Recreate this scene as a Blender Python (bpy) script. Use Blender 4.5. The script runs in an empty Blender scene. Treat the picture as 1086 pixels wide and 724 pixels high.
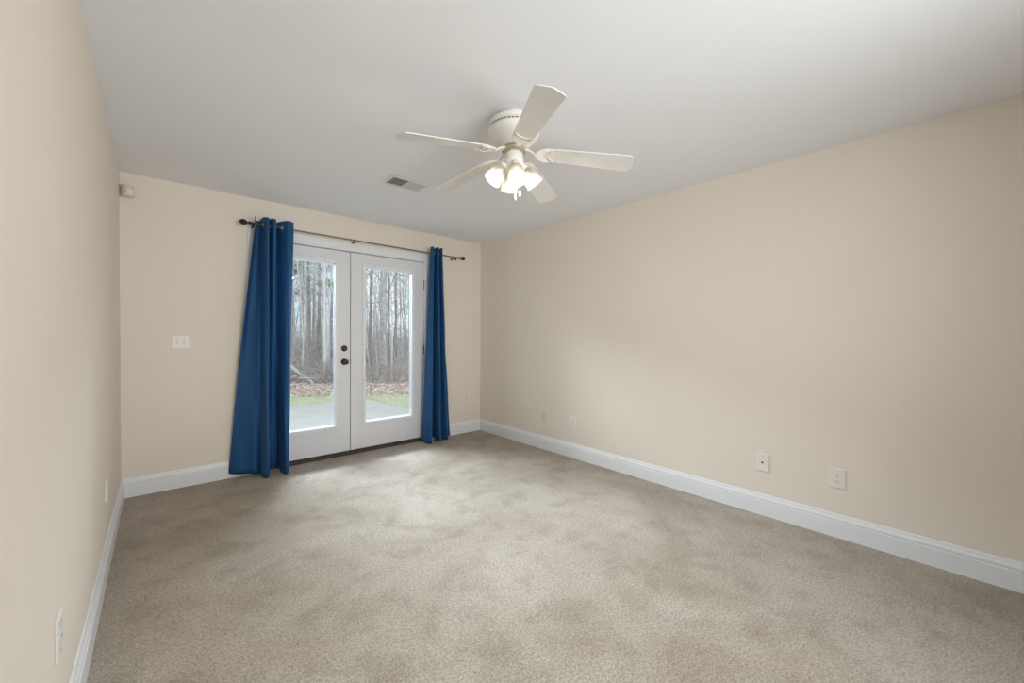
import bpy, bmesh, math, random
from mathutils import Vector, Matrix
random.seed(7)
sc = bpy.context.scene
C = sc.collection
PI = math.pi
R = math.radians

# ------------------------------------------------------------------ camera, sky, lights, exposure
W, H = 3.364, 2.44                      # room width and height; door wall is y = 0, camera looks towards +y
FRONT = -5.1                            # wall behind the camera
CAM = Vector((0.2112, -4.1391, 1.2413))
YAW, PITCH, ROLL, FPX = 0.7313162, -0.0144991, 0.0072214, 418.07

cam_d = bpy.data.cameras.new('camera')
cam = bpy.data.objects.new('camera', cam_d)
C.objects.link(cam)
f = Vector((math.sin(YAW) * math.cos(PITCH), math.cos(YAW) * math.cos(PITCH), math.sin(PITCH)))
r0 = Vector((math.cos(YAW), -math.sin(YAW), 0))
u0 = r0.cross(f)
rr = r0 * math.cos(ROLL) + u0 * math.sin(ROLL)
uu = -r0 * math.sin(ROLL) + u0 * math.cos(ROLL)
m = Matrix((rr, uu, -f)).transposed().to_4x4()
m.translation = CAM
cam.matrix_world = m
cam_d.sensor_fit = 'HORIZONTAL'
cam_d.sensor_width = 36.0
cam_d.lens = 36.0 * FPX / 1086.0
cam_d.clip_start = 0.02
cam_d.clip_end = 300
sc.camera = cam

SKY = 1.6
SUN = 0.45
LAMP_W = 2.3
LAMP_COL = (1.0, 0.92, 0.83)
PATIO_FILL_W = 710
BACK_FILL_W = 43.5
PATIO_FILL_COL = (0.76, 0.88, 1.0)
sc.view_settings.view_transform = 'Standard'
sc.view_settings.look = 'None'
sc.view_settings.gamma = 1.0
sc.view_settings.exposure = 0.0
sc.view_settings.use_curve_mapping = False

world = bpy.data.worlds.new('overcast_sky')
sc.world = world
world.use_nodes = True
wn, wl = world.node_tree.nodes, world.node_tree.links
wn.clear()
wo = wn.new('ShaderNodeOutputWorld'); wb = wn.new('ShaderNodeBackground')
tc = wn.new('ShaderNodeTexCoord'); nz = wn.new('ShaderNodeTexNoise'); cr = wn.new('ShaderNodeValToRGB')
nz.inputs['Scale'].default_value = 5.0
nz.inputs['Detail'].default_value = 4.0
cr.color_ramp.elements[0].position = 0.35
cr.color_ramp.elements[0].color = (0.42, 0.56, 0.74, 1)
cr.color_ramp.elements[1].position = 0.62
cr.color_ramp.elements[1].color = (0.86, 0.93, 1.0, 1)
wl.new(tc.outputs['Generated'], nz.inputs['Vector'])
wl.new(nz.outputs['Fac'], cr.inputs['Fac'])
wl.new(cr.outputs['Color'], wb.inputs['Color'])
wb.inputs['Strength'].default_value = SKY
wl.new(wb.outputs[0], wo.inputs[0])


def area(name, loc, target, sx, sy, watts, col):
    d = bpy.data.lights.new(name, 'AREA')
    d.shape = 'RECTANGLE'; d.size = sx; d.size_y = sy; d.energy = watts; d.color = col
    o = bpy.data.objects.new(name, d)
    C.objects.link(o)
    o.location = loc
    o.rotation_euler = (Vector(target) - Vector(loc)).to_track_quat('-Z', 'Y').to_euler()
    return o


pl = area('fill_over_patio', (1.8, 3.2, 3.45), (1.75, -3.0, 1.9), 5.2, 1.0, PATIO_FILL_W, PATIO_FILL_COL)  # added fill lamp above the view, stands in for sky light through the doors
sun_d = bpy.data.lights.new('hazy_sun', 'SUN')
sun_d.energy = SUN; sun_d.angle = R(50); sun_d.color = (1.0, 0.97, 0.92)
sun_o = bpy.data.objects.new('hazy_sun', sun_d)
C.objects.link(sun_o)
sun_o.rotation_euler = Vector((0.35, 0.55, -1.0)).to_track_quat('-Z', 'Y').to_euler()
pl.data.spread = R(80)
wl_ = area('fill_at_added_window', (1.35, FRONT - 0.20, 1.45), (1.6, 0, 1.55), 1.4, 1.2, BACK_FILL_W, (0.98, 0.98, 0.98))  # added fill lamp outside the made-up window behind the camera
wl_.data.spread = R(125)


# ------------------------------------------------------------------ materials
def srgb(*c):
    out = []
    for v in c:
        v /= 255.0
        out.append(v / 12.92 if v <= 0.04045 else ((v + 0.055) / 1.055) ** 2.4)
    return tuple(out) + (1.0,)


def mat(name, col, rough=0.6, metal=0.0, spec=0.5, vary=0.0, vscale=4.0, bump=0.0, bscale=200.0, col2=None):
    mt = bpy.data.materials.new(name)
    mt.use_nodes = True
    n, l = mt.node_tree.nodes, mt.node_tree.links
    b = n['Principled BSDF']
    b.inputs['Roughness'].default_value = rough
    b.inputs['Metallic'].default_value = metal
    b.inputs['Specular IOR Level'].default_value = spec
    co = n.new('ShaderNodeTexCoord')
    if vary or col2:
        t = n.new('ShaderNodeTexNoise'); t.inputs['Scale'].default_value = vscale; t.inputs['Detail'].default_value = 5
        rp = n.new('ShaderNodeValToRGB')
        c2 = col2 or tuple(min(1, v * (1 - vary)) for v in col[:3]) + (1,)
        rp.color_ramp.elements[0].position = 0.35; rp.color_ramp.elements[0].color = c2
        rp.color_ramp.elements[1].position = 0.7; rp.color_ramp.elements[1].color = col
        l.new(co.outputs['Object'], t.inputs['Vector'])
        l.new(t.outputs['Fac'], rp.inputs['Fac']); l.new(rp.outputs['Color'], b.inputs['Base Color'])
    else:
        b.inputs['Base Color'].default_value = col
    if bump:
        t2 = n.new('ShaderNodeTexNoise'); t2.inputs['Scale'].default_value = bscale; t2.inputs['Detail'].default_value = 3
        bp = n.new('ShaderNodeBump'); bp.inputs['Strength'].default_value = bump; bp.inputs['Distance'].default_value = 0.002
        l.new(co.outputs['Object'], t2.inputs['Vector'])
        l.new(t2.outputs['Fac'], bp.inputs['Height']); l.new(bp.outputs['Normal'], b.inputs['Normal'])
    return mt


M = {}
M['wall'] = mat('beige_wall_paint', srgb(238, 228, 215), 0.75, spec=0.25, vary=0.025, vscale=1.3, bump=0.12, bscale=260)
M['ceiling'] = mat('white_ceiling_paint', srgb(244, 244, 246), 0.9, spec=0.1, bump=0.08, bscale=150)
M['trim'] = mat('white_semigloss_trim', srgb(236, 236, 238), 0.35, spec=0.5)
M['door'] = mat('white_door_paint', srgb(226, 225, 228), 0.45, spec=0.4)
M['lite'] = mat('white_lite_frame_plastic', srgb(232, 232, 235), 0.4)
M['plug'] = mat('grey_screw_plug', srgb(150, 150, 152), 0.6)
M['bronze'] = mat('dark_bronze', srgb(74, 62, 52), 0.42, metal=0.75, vary=0.3, vscale=30)
M['brass'] = mat('aged_brass', srgb(128, 112, 84), 0.35, metal=0.9, vary=0.3, vscale=40)
M['rod'] = mat('brushed_bronze_tube', srgb(138, 128, 120), 0.4, metal=0.6, vary=0.15, vscale=20)
M['threshold'] = mat('dark_threshold', srgb(70, 60, 52), 0.6)
M['seal'] = mat('dark_weatherstrip', srgb(60, 58, 58), 0.8)
M['plate'] = mat('white_plate_plastic', srgb(238, 234, 226), 0.35)
M['ivory'] = mat('ivory_plate_plastic', srgb(228, 220, 200), 0.4)
M['dark'] = mat('dark_slot', srgb(40, 36, 34), 0.6)
M['screw'] = mat('painted_screw', srgb(196, 190, 182), 0.4, metal=0.2)
M['fan'] = mat('white_fan_enamel', srgb(238, 234, 228), 0.35)
M['blade'] = mat('white_blade_laminate', srgb(230, 226, 222), 0.5, vary=0.04, vscale=14)
M['kitmetal'] = mat('dull_champagne_metal', srgb(196, 184, 158), 0.35, metal=0.6)
M['vent'] = mat('vent_enamel', srgb(228, 228, 228), 0.45)
M['ventdark'] = mat('vent_duct_interior', srgb(190, 188, 178), 0.9)
M['sensor'] = mat('sensor_plastic', srgb(222, 212, 200), 0.5)
M['patio'] = mat('pale_concrete', srgb(186, 183, 176), 0.9, spec=0.2, vary=0.12, vscale=3.5, bump=0.2, bscale=90)
M['siding'] = mat('exterior_siding', srgb(200, 196, 188), 0.8)


def carpet_material():
    mt = bpy.data.materials.new('beige_cut_pile_carpet')
    mt.use_nodes = True
    n, l = mt.node_tree.nodes, mt.node_tree.links
    b = n['Principled BSDF']
    b.inputs['Roughness'].default_value = 1.0
    b.inputs['Specular IOR Level'].default_value = 0.05
    b.inputs['Sheen Weight'].default_value = 0.15
    b.inputs['Sheen Roughness'].default_value = 0.6
    co = n.new('ShaderNodeTexCoord')

    def noise(scale, detail, rough=0.5, dist=0.0):
        t = n.new('ShaderNodeTexNoise')
        t.inputs['Scale'].default_value = scale; t.inputs['Detail'].default_value = detail
        t.inputs['Roughness'].default_value = rough; t.inputs['Distortion'].default_value = dist
        l.new(co.outputs['Object'], t.inputs['Vector'])
        return t.outputs['Fac']

    def ramp(fac, p0, c0, p1, c1):
        rp = n.new('ShaderNodeValToRGB')
        rp.color_ramp.elements[0].position = p0; rp.color_ramp.elements[0].color = c0
        rp.color_ramp.elements[1].position = p1; rp.color_ramp.elements[1].color = c1
        l.new(fac, rp.inputs['Fac'])
        return rp.outputs['Color']

    def mul(a, c, k=1.0):
        x = n.new('ShaderNodeMix'); x.data_type = 'RGBA'; x.blend_type = 'MULTIPLY'
        x.inputs['Factor'].default_value = k
        l.new(a, x.inputs['A']); l.new(c, x.inputs['B'])
        return x.outputs['Result']
    base = ramp(noise(1.5, 5, 0.55, 0.6), 0.33, srgb(178, 163, 145), 0.66, srgb(204, 191, 176))
    brush = ramp(noise(5.5, 6, 0.62, 0.35), 0.34, (0.80, 0.78, 0.76, 1), 0.52, (1, 1, 1, 1))
    grain = ramp(noise(115.0, 3, 0.7), 0.36, (0.45, 0.43, 0.41, 1), 0.60, (1, 1, 1, 1))
    tuft = ramp(noise(60.0, 3, 0.6), 0.30, (0.78, 0.77, 0.76, 1), 0.6, (1, 1, 1, 1))
    col = mul(mul(mul(base, brush, 0.85), grain, 0.8), tuft, 0.8)
    l.new(col, b.inputs['Base Color'])
    bp = n.new('ShaderNodeBump'); bp.inputs['Strength'].default_value = 0.8; bp.inputs['Distance'].default_value = 0.006
    l.new(noise(140.0, 3, 0.7), bp.inputs['Height']); l.new(bp.outputs['Normal'], b.inputs['Normal'])
    return mt


M['carpet'] = carpet_material()


def glass_material():
    mt = bpy.data.materials.new('clear_double_glazing')
    mt.use_nodes = True
    n, l = mt.node_tree.nodes, mt.node_tree.links
    n.clear()
    o = n.new('ShaderNodeOutputMaterial'); mx = n.new('ShaderNodeMixShader')
    tr = n.new('ShaderNodeBsdfTransparent'); gl = n.new('ShaderNodeBsdfGlossy'); lw = n.new('ShaderNodeLayerWeight')
    lw.inputs['Blend'].default_value = 0.5
    pw = n.new('ShaderNodeMath'); pw.operation = 'POWER'; pw.inputs[1].default_value = 5.0
    fr = n.new('ShaderNodeMath'); fr.operation = 'MULTIPLY_ADD'; fr.inputs[1].default_value = 0.95; fr.inputs[2].default_value = 0.045
    l.new(lw.outputs['Facing'], pw.inputs[0]); l.new(pw.outputs[0], fr.inputs[0])
    tr.inputs['Color'].default_value = (0.96, 0.98, 0.98, 1)
    gl.inputs['Roughness'].default_value = 0.0
    l.new(fr.outputs[0], mx.inputs[0]); l.new(tr.outputs[0], mx.inputs[1]); l.new(gl.outputs[0], mx.inputs[2])
    l.new(mx.outputs[0], o.inputs[0])
    return mt


M['glass'] = glass_material()


def fabric_material():
    mt = bpy.data.materials.new('blue_blackout_fabric')
    mt.use_nodes = True
    n, l = mt.node_tree.nodes, mt.node_tree.links
    n.clear()
    o = n.new('ShaderNodeOutputMaterial'); mx = n.new('ShaderNodeMixShader')
    p = n.new('ShaderNodeBsdfPrincipled'); t = n.new('ShaderNodeBsdfTranslucent')
    co = n.new('ShaderNodeTexCoord'); nz = n.new('ShaderNodeTexNoise'); rp = n.new('ShaderNodeValToRGB')
    nz.inputs['Scale'].default_value = 120; nz.inputs['Detail'].default_value = 3
    rp.color_ramp.elements[0].color = srgb(10, 66, 114); rp.color_ramp.elements[1].color = srgb(20, 88, 140)
    l.new(co.outputs['Object'], nz.inputs['Vector']); l.new(nz.outputs['Fac'], rp.inputs['Fac'])
    l.new(rp.outputs['Color'], p.inputs['Base Color'])
    p.inputs['Roughness'].default_value = 0.62
    p.inputs['Specular IOR Level'].default_value = 0.45
    p.inputs['Sheen Weight'].default_value = 0.12
    p.inputs['Sheen Tint'].default_value = (0.35, 0.6, 0.9, 1)
    t.inputs['Color'].default_value = srgb(30, 110, 190)
    mx.inputs[0].default_value = 0.10
    l.new(p.outputs[0], mx.inputs[1]); l.new(t.outputs[0], mx.inputs[2]); l.new(mx.outputs[0], o.inputs[0])
    return mt


M['fabric'] = fabric_material()


def shade_material(name, trans, tcol, dcol):
    mt = bpy.data.materials.new(name)
    mt.use_nodes = True
    n, l = mt.node_tree.nodes, mt.node_tree.links
    n.clear()
    o = n.new('ShaderNodeOutputMaterial')
    m1 = n.new('ShaderNodeMixShader'); m2 = n.new('ShaderNodeMixShader')
    tl = n.new('ShaderNodeBsdfTranslucent'); tp = n.new('ShaderNodeBsdfTransparent'); p = n.new('ShaderNodeBsdfPrincipled')
    tl.inputs['Color'].default_value = (tcol, tcol * .96, tcol * .88, 1)
    tp.inputs['Color'].default_value = (1, 0.98, 0.94, 1)
    p.inputs['Base Color'].default_value = (dcol, dcol * .97, dcol * .92, 1); p.inputs['Roughness'].default_value = 0.35
    m1.inputs[0].default_value = 0.5
    m2.inputs[0].default_value = trans
    l.new(tl.outputs[0], m1.inputs[1]); l.new(p.outputs[0], m1.inputs[2])
    l.new(m1.outputs[0], m2.inputs[1]); l.new(tp.outputs[0], m2.inputs[2])
    l.new(m2.outputs[0], o.inputs[0])
    return mt


M['shade'] = shade_material('frosted_white_glass', .07, .11, .40)
M['shade_in'] = shade_material('smooth_inner_glass', .85, .12, .06)


def emit_material(name, col, s):
    mt = bpy.data.materials.new(name)
    mt.use_nodes = True
    n, l = mt.node_tree.nodes, mt.node_tree.links
    n.clear()
    o = n.new('ShaderNodeOutputMaterial'); e = n.new('ShaderNodeEmission')
    e.inputs['Color'].default_value = col + (1,); e.inputs['Strength'].default_value = s
    l.new(e.outputs[0], o.inputs[0])
    return mt


M['bulb'] = emit_material('lit_bulb', (1.0, 0.90, 0.74), 14.0)


# ------------------------------------------------------------------ mesh helpers
def box(bm, x0, x1, y0, y1, z0, z1, mtx=None):
    vs = []
    for z in (z0, z1):
        for x, y in ((x0, y0), (x1, y0), (x1, y1), (x0, y1)):
            v = Vector((x, y, z))
            vs.append(bm.verts.new(mtx @ v if mtx else v))
    for q in ((3, 2, 1, 0), (4, 5, 6, 7), (0, 1, 5, 4), (1, 2, 6, 5), (2, 3, 7, 6), (3, 0, 4, 7)):
        bm.faces.new([vs[i] for i in q])


def tube(bm, pts, radii, seg=8, cap=True):
    pts = [Vector(p) for p in pts]
    if not hasattr(radii, '__len__'):
        radii = [radii] * len(pts)
    rings = []
    prev = None
    for i, p in enumerate(pts):
        d = (pts[min(i + 1, len(pts) - 1)] - pts[max(i - 1, 0)]).normalized()
        if prev is None:
            a = Vector((0, 0, 1)) if abs(d.z) < 0.9 else Vector((1, 0, 0))
            s = d.cross(a).normalized()
        else:
            s = (prev - d * prev.dot(d)).normalized()
        prev = s
        t = d.cross(s)
        rings.append([bm.verts.new(p + (s * math.cos(2 * PI * k / seg) + t * math.sin(2 * PI * k / seg)) * radii[i]) for k in range(seg)])
    for a, b in zip(rings, rings[1:]):
        for k in range(seg):
            bm.faces.new((a[k], a[(k + 1) % seg], b[(k + 1) % seg], b[k]))
    if cap:
        bm.faces.new(rings[0][::-1]); bm.faces.new(rings[-1])


def lathe(bm, prof, seg=32, mtx=None, cap=True):
    rings = []
    for rad, z in prof:
        ring = []
        for k in range(seg):
            v = Vector((rad * math.cos(2 * PI * k / seg), rad * math.sin(2 * PI * k / seg), z))
            ring.append(bm.verts.new(mtx @ v if mtx else v))
        rings.append(ring)
    for a, b in zip(rings, rings[1:]):
        for k in range(seg):
            bm.faces.new((a[k], a[(k + 1) % seg], b[(k + 1) % seg], b[k]))
    if cap:
        bm.faces.new(rings[0][::-1]); bm.faces.new(rings[-1])


def torus(bm, R0, r, mtx, seg=20, sub=8):
    rings = []
    for i in range(seg):
        a = 2 * PI * i / seg
        ring = []
        for j in range(sub):
            b = 2 * PI * j / sub
            q = R0 + r * math.cos(b)
            ring.append(bm.verts.new(mtx @ Vector((q * math.cos(a), q * math.sin(a), r * math.sin(b)))))
        rings.append(ring)
    for i in range(seg):
        a, b = rings[i], rings[(i + 1) % seg]
        for j in range(sub):
            bm.faces.new((a[j], b[j], b[(j + 1) % sub], a[(j + 1) % sub]))


def extrude_poly(bm, pts2, z0, z1, mtx=None):
    lo, hi = [], []
    for x, y in pts2:
        a, b = Vector((x, y, z0)), Vector((x, y, z1))
        lo.append(bm.verts.new(mtx @ a if mtx else a)); hi.append(bm.verts.new(mtx @ b if mtx else b))
    n = len(pts2)
    bm.faces.new(lo[::-1]); bm.faces.new(hi)
    for k in range(n):
        bm.faces.new((lo[k], lo[(k + 1) % n], hi[(k + 1) % n], hi[k]))


def axis_mtx(origin, z_dir, x_hint=(0, 0, 1)):
    z = Vector(z_dir).normalized()
    x = Vector(x_hint)
    x = x - z * x.dot(z)
    if x.length < 1e-4:
        x = Vector((1, 0, 0)) - z * z.x
    x.normalize()
    y = z.cross(x)
    mt = Matrix((x, y, z)).transposed().to_4x4()
    mt.translation = Vector(origin)
    return mt


def obj(name, bm, material, parent=None, smooth=False, bevel=0.0, seg=2):
    bmesh.ops.recalc_face_normals(bm, faces=bm.faces)
    me = bpy.data.meshes.new(name)
    bm.to_mesh(me); bm.free()
    o = bpy.data.objects.new(name, me)
    C.objects.link(o)
    me.materials.append(material)
    if smooth:
        for p in me.polygons:
            p.use_smooth = True
        me.set_sharp_from_angle(angle=R(40))
    if bevel:
        b = o.modifiers.new('bevel', 'BEVEL'); b.width = bevel; b.segments = seg; b.limit_method = 'ANGLE'; b.angle_limit = R(40)
    if parent is not None:
        o.parent = parent
    return o


def tag(o, label, cat, group=None, kind=None):
    o['label'] = label; o['category'] = cat
    if group: o['group'] = group
    if kind: o['kind'] = kind
    return o


def thing(name, label, cat, loc=(0, 0, 0), group=None, kind=None):
    o = bpy.data.objects.new(name, None)
    C.objects.link(o)
    o.location = loc
    o.empty_display_size = 0.05
    return tag(o, label, cat, group, kind)


def struct(name, bm, material, label, cat, **k):
    return tag(obj(name, bm, material, **k), label, cat, kind='structure')


# ------------------------------------------------------------------ room shell
T = 0.15                                                   # wall thickness
DX0, DX1, DTOP = 0.838, 2.570, 2.125                       # rough opening of the doors
bm = bmesh.new(); box(bm, -T, W + T, FRONT - T, T, -0.12, 0.0)
struct('floor', bm, M['carpet'], 'beige cut pile carpet with brushed darker patches', 'floor')
bm = bmesh.new(); box(bm, -T, W + T, FRONT - T, T, H, H + 0.12)
struct('ceiling', bm, M['ceiling'], 'flat white ceiling above the fan', 'ceiling')
bm = bmesh.new(); box(bm, -T, 0, FRONT - T, T, 0, H)
struct('wall_left', bm, M['wall'], 'beige wall on the left, close to the camera', 'wall')
bm = bmesh.new(); box(bm, W, W + T, FRONT - T, T, 0, H)
struct('wall_right', bm, M['wall'], 'long plain beige wall on the right', 'wall')
bm = bmesh.new()
box(bm, 0, DX0, 0, T, 0, H); box(bm, DX1, W, 0, T, 0, H); box(bm, DX0, DX1, 0, T, DTOP, H)
struct('wall_back', bm, M['wall'], 'beige wall around the french doors', 'wall')
WX0, WX1, WZ0, WZ1 = 0.65, 2.05, 0.85, 2.15
bm = bmesh.new()
box(bm, 0, WX0, FRONT - T, FRONT, 0, H); box(bm, WX1, W, FRONT - T, FRONT, 0, H)
box(bm, WX0, WX1, FRONT - T, FRONT, 0, WZ0); box(bm, WX0, WX1, FRONT - T, FRONT, WZ1, H)
struct('wall_front', bm, M['wall'], 'beige wall with an added window behind the camera', 'wall')
bm = bmesh.new()
for x0, x1, z0, z1 in ((WX0, WX1, WZ0, WZ0 + .05), (WX0, WX1, WZ1 - .05, WZ1), (WX0, WX0 + .05, WZ0 + .05, WZ1 - .05),
                       (WX1 - .05, WX1, WZ0 + .05, WZ1 - .05), (WX0 + .05, WX1 - .05, 1.48, 1.52)):
    box(bm, x0, x1, FRONT - .10, FRONT - .05, z0, z1)
win = struct('added_window_1', bm, M['trim'], 'added, unseen white framed window in the wall behind the camera', 'window')  # unseen window, added as an opening for the fill lamp
bm = bmesh.new(); box(bm, WX0 + .05, WX1 - .05, FRONT - .078, FRONT - .072, WZ0 + .05, WZ1 - .05)
obj('added_window_pane', bm, M['glass'], win)


def baseboard(bm, p, q, inward):
    """profiled board along the wall line p-q, standing out towards 'inward'"""
    p, q, n = Vector(p), Vector(q), Vector(inward)
    prof = [(0, 0), (.016, 0), (.016, .098), (.0125, .101), (.0125, .104), (.015, .110), (.013, .120), (.008, .128), (.006, .138), (.003, .145), (0, .146)]
    a = [bm.verts.new(p + n * d + Vector((0, 0, z))) for d, z in prof]
    b = [bm.verts.new(q + n * d + Vector((0, 0, z))) for d, z in prof]
    k = len(prof)
    for i in range(k):
        bm.faces.new((a[i], a[(i + 1) % k], b[(i + 1) % k], b[i]))
    bm.faces.new(a[::-1]); bm.faces.new(b)


CX0, CX1 = 0.795, 2.617                                    # outer edges of the door casing
bm = bmesh.new(); baseboard(bm, (0, FRONT, 0), (0, 0, 0), (1, 0, 0))
struct('baseboard_left', bm, M['trim'], 'white baseboard along the left wall', 'baseboard')
bm = bmesh.new(); baseboard(bm, (W, FRONT, 0), (W, 0, 0), (-1, 0, 0))
struct('baseboard_right', bm, M['trim'], 'white baseboard along the right wall', 'baseboard')
bm = bmesh.new()
baseboard(bm, (0.0, 0, 0), (CX0, 0, 0), (0, -1, 0)); baseboard(bm, (CX1, 0, 0), (W, 0, 0), (0, -1, 0))
struct('baseboard_back', bm, M['trim'], 'white baseboard either side of the french doors', 'baseboard')

# door casing, jambs, threshold
bm = bmesh.new()
box(bm, CX0, DX0 + .025, -.018, 0, 0, 2.105); box(bm, DX1 - .022, CX1, -.018, 0, 0, 2.105)
box(bm, CX0, CX1, -.018, 0, 2.105, 2.185)
box(bm, CX0 + .006, CX1 - .006, -.024, -.018, 2.160, 2.179)
struct('trim_1', bm, M['trim'], 'white casing around the french doors', 'trim', bevel=.003)
bm = bmesh.new()
box(bm, DX0, DX0 + .030, 0, T, 0, DTOP); box(bm, DX1 - .030, DX1, 0, T, 0, DTOP)
box(bm, DX0 + .030, DX1 - .030, 0, T, 2.096, DTOP)
box(bm, DX0 + .030, DX0 + .045, .062, .08, 0, 2.096); box(bm, DX1 - .045, DX1 - .030, .062, .08, 0, 2.096); box(bm, DX0 + .03, DX1 - .03, .062, .08, 2.081, 2.096)
struct('trim_2', bm, M['trim'], 'white jamb lining the door opening', 'trim', bevel=.002)
bm = bmesh.new(); box(bm, DX0 + .03, DX1 - .03, -.004, T + .03, 0.0, .030)
struct('trim_3', bm, M['threshold'], 'dark threshold under the french doors', 'threshold', bevel=.004)


# ------------------------------------------------------------------ french doors
def door(name, x0, x1, gx0, gx1, label, hinge_x):
    z0, z1 = .042, 2.088
    ya, yb = .012, .057
    g0, g1 = .312, 1.957
    bm = bmesh.new()
    box(bm, x0, gx0, ya, yb, z0, z1); box(bm, gx1, x1, ya, yb, z0, z1)
    box(bm, gx0, gx1, ya, yb, z0, g0); box(bm, gx0, gx1, ya, yb, g1, z1)
    bmesh.ops.remove_doubles(bm, verts=bm.verts, dist=1e-5)
    d = struct(name, bm, M['door'], label, 'door')
    # raised lite frame around the pane
    bm = bmesh.new()
    w, t = .030, .010
    for xa, xb, za, zb in ((gx0 - w, gx0 + .006, g0 - w, g1 + w), (gx1 - .006, gx1 + w, g0 - w, g1 + w),
                           (gx0 + .006, gx1 - .006, g0 - w, g0 + .006), (gx0 + .006, gx1 - .006, g1 - .006, g1 + w)):
        box(bm, xa, xb, ya - t, ya, za, zb)
        box(bm, xa, xb, yb, yb + t, za, zb)
    lf = obj('lite_frame', bm, M['lite'], d, bevel=.004)
    spots = [(gx0 - .018, g0 + .08 + k * (g1 - g0 - .16) / 4) for k in range(5)] + [(gx1 + .018, g0 + .08 + k * (g1 - g0 - .16) / 4) for k in range(5)] \
        + [(gx0 + .1, g0 - .018), (gx1 - .1, g0 - .018), (gx0 + .1, g1 + .018), (gx1 - .1, g1 + .018)]
    for x, z in spots:
        bm = bmesh.new(); lathe(bm, [(.0045, 0), (.0045, .0016), (.002, .0022)], 10, axis_mtx((x, ya - t + .0002, z), (0, -1, 0)))
        obj('screw_plug', bm, M['plug'], lf)
    bm = bmesh.new(); box(bm, gx0 + .001, gx1 - .001, .049, .053, g0 + .001, g1 - .001)
    obj('glass_pane', bm, M['glass'], d)
    bm = bmesh.new(); box(bm, x0 + .002, x1 - .002, ya + .004, yb - .004, .031, .0418)
    obj('door_sweep', bm, M['seal'], d)
    for hz in (.27, 1.07, 1.83):
        bm = bmesh.new()
        for k in range(3):
            lathe(bm, [(.0065, -.048 + k * .033), (.0065, -.020 + k * .033)], 12, Matrix.Translation((hinge_x, .006, hz)))
        lathe(bm, [(.004, -.056), (.004, .056)], 10, Matrix.Translation((hinge_x, .006, hz)))
        obj('hinge', bm, M['brass'], d, smooth=True)
    return d


dl = door('door_1', .871, 1.6865, .998, 1.545, 'left white french door with bronze knob and deadbolt', .870)
dr = door('door_2', 1.6935, 2.5375, 1.842, 2.388, 'right white french door with glass pane, no knob', 2.5385)
# astragal seal at the meeting edge
bm = bmesh.new(); box(bm, 1.6870, 1.6932, .035, .052, .05, 2.086)
obj('astragal', bm, M['seal'], dr)
# deadbolt and knob (left leaf)
bm = bmesh.new(); lathe(bm, [(.031, 0), (.031, .006), (.027, .012), (.014, .013), (.013, .015)], 28, axis_mtx((1.628, .012, 1.100), (0, -1, 0)))
db = obj('deadbolt', bm, M['bronze'], dl, smooth=True)
bm = bmesh.new(); box(bm, 1.612, 1.644, -.020, -.001, 1.095, 1.105)
obj('thumb_turn', bm, M['brass'], db, bevel=.003)
bm = bmesh.new(); lathe(bm, [(.032, 0), (.032, .004), (.028, .009), (.012, .010), (.0115, .032), (.016, .034)], 28, axis_mtx((1.628, .012, .962), (0, -1, 0)))
kb = obj('knob_rose', bm, M['bronze'], dl, smooth=True)
bm = bmesh.new(); lathe(bm, [(.012, .030), (.020, .034), (.0265, .042), (.0275, .052), (.024, .061), (.014, .066), (.002, .067)], 28, axis_mtx((1.628, .012, .962), (0, -1, 0)))
obj('knob', bm, M['bronze'], kb, smooth=True)
bm = bmesh.new(); box(bm, 1.6865, 1.6895, .004, .02, .935, .990)
obj('latch_plate', bm, M['bronze'], dl)

# ------------------------------------------------------------------ curtain rod
RZ, RY = 2.195, -.10
rod = thing('curtain_rod', 'dark bronze curtain rod with turned finials above the french doors', 'curtain rod', (1.68, RY, RZ))


def rel(o_parent, o):
    o.parent = o_parent
    o.matrix_parent_inverse = Matrix.Translation(-Vector(o_parent.location))
    return o


bm = bmesh.new(); tube(bm, [(.80, RY, RZ), (1.02, RY, RZ)], .0095, 14)
lathe(bm, [(.0112, 0), (.0112, .012)], 14, axis_mtx((1.012, RY, RZ), (1, 0, 0)))
rel(rod, obj('outer_tube', bm, M['bronze'], smooth=True))
bm = bmesh.new(); tube(bm, [(1.00, RY, RZ), (2.97, RY, RZ - .006)], .0075, 14)
rel(rod, obj('inner_tube', bm, M['rod'], smooth=True))
FIN = [(.012, 0), (.0145, .004), (.0145, .012), (.009, .017), (.008, .026), (.014, .031), (.022, .042), (.026, .055), (.021, .068), (.012, .078), (.005, .083), (.001, .085)]
bm = bmesh.new(); lathe(bm, FIN, 8, axis_mtx((.808, RY, RZ), (-1, 0, 0)))
rel(rod, obj('finial', bm, M['bronze']))
bm = bmesh.new(); lathe(bm, FIN, 8, axis_mtx((2.962, RY, RZ - .006), (1, 0, 0)))
rel(rod, obj('finial', bm, M['bronze']))
for bx, dz in ((.822, 0), (1.69, -.002), (2.905, -.006)):
    bm = bmesh.new()
    lathe(bm, [(.013, 0), (.013, .004), (.008, .006), (.006, .008)], 18, axis_mtx((bx, 0, RZ - .020), (0, -1, 0)))
    tube(bm, [(bx, -.004, RZ - .020), (bx, RY + .02, RZ - .020), (bx, RY + .006, RZ - .020 + dz), (bx, RY, RZ - .012 + dz)], .006, 10)
    pts = [(bx + .0, RY + .0135 * math.cos(a), RZ + dz + .0135 * math.sin(a)) for a in [R(190 + 16 * k) for k in range(11)]]
    for (xa, xb) in ((bx - .007, bx + .007),):
        for p0, p1 in zip(pts, pts[1:]):
            tube(bm, [p0, p1], .0035, 6)
    tube(bm, [(bx, RY - .002, RZ - .040 + dz), (bx, RY - .002, RZ - .010 + dz)], .0075, 8)
    rel(rod, obj('bracket', bm, M['bronze'], smooth=True))


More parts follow.
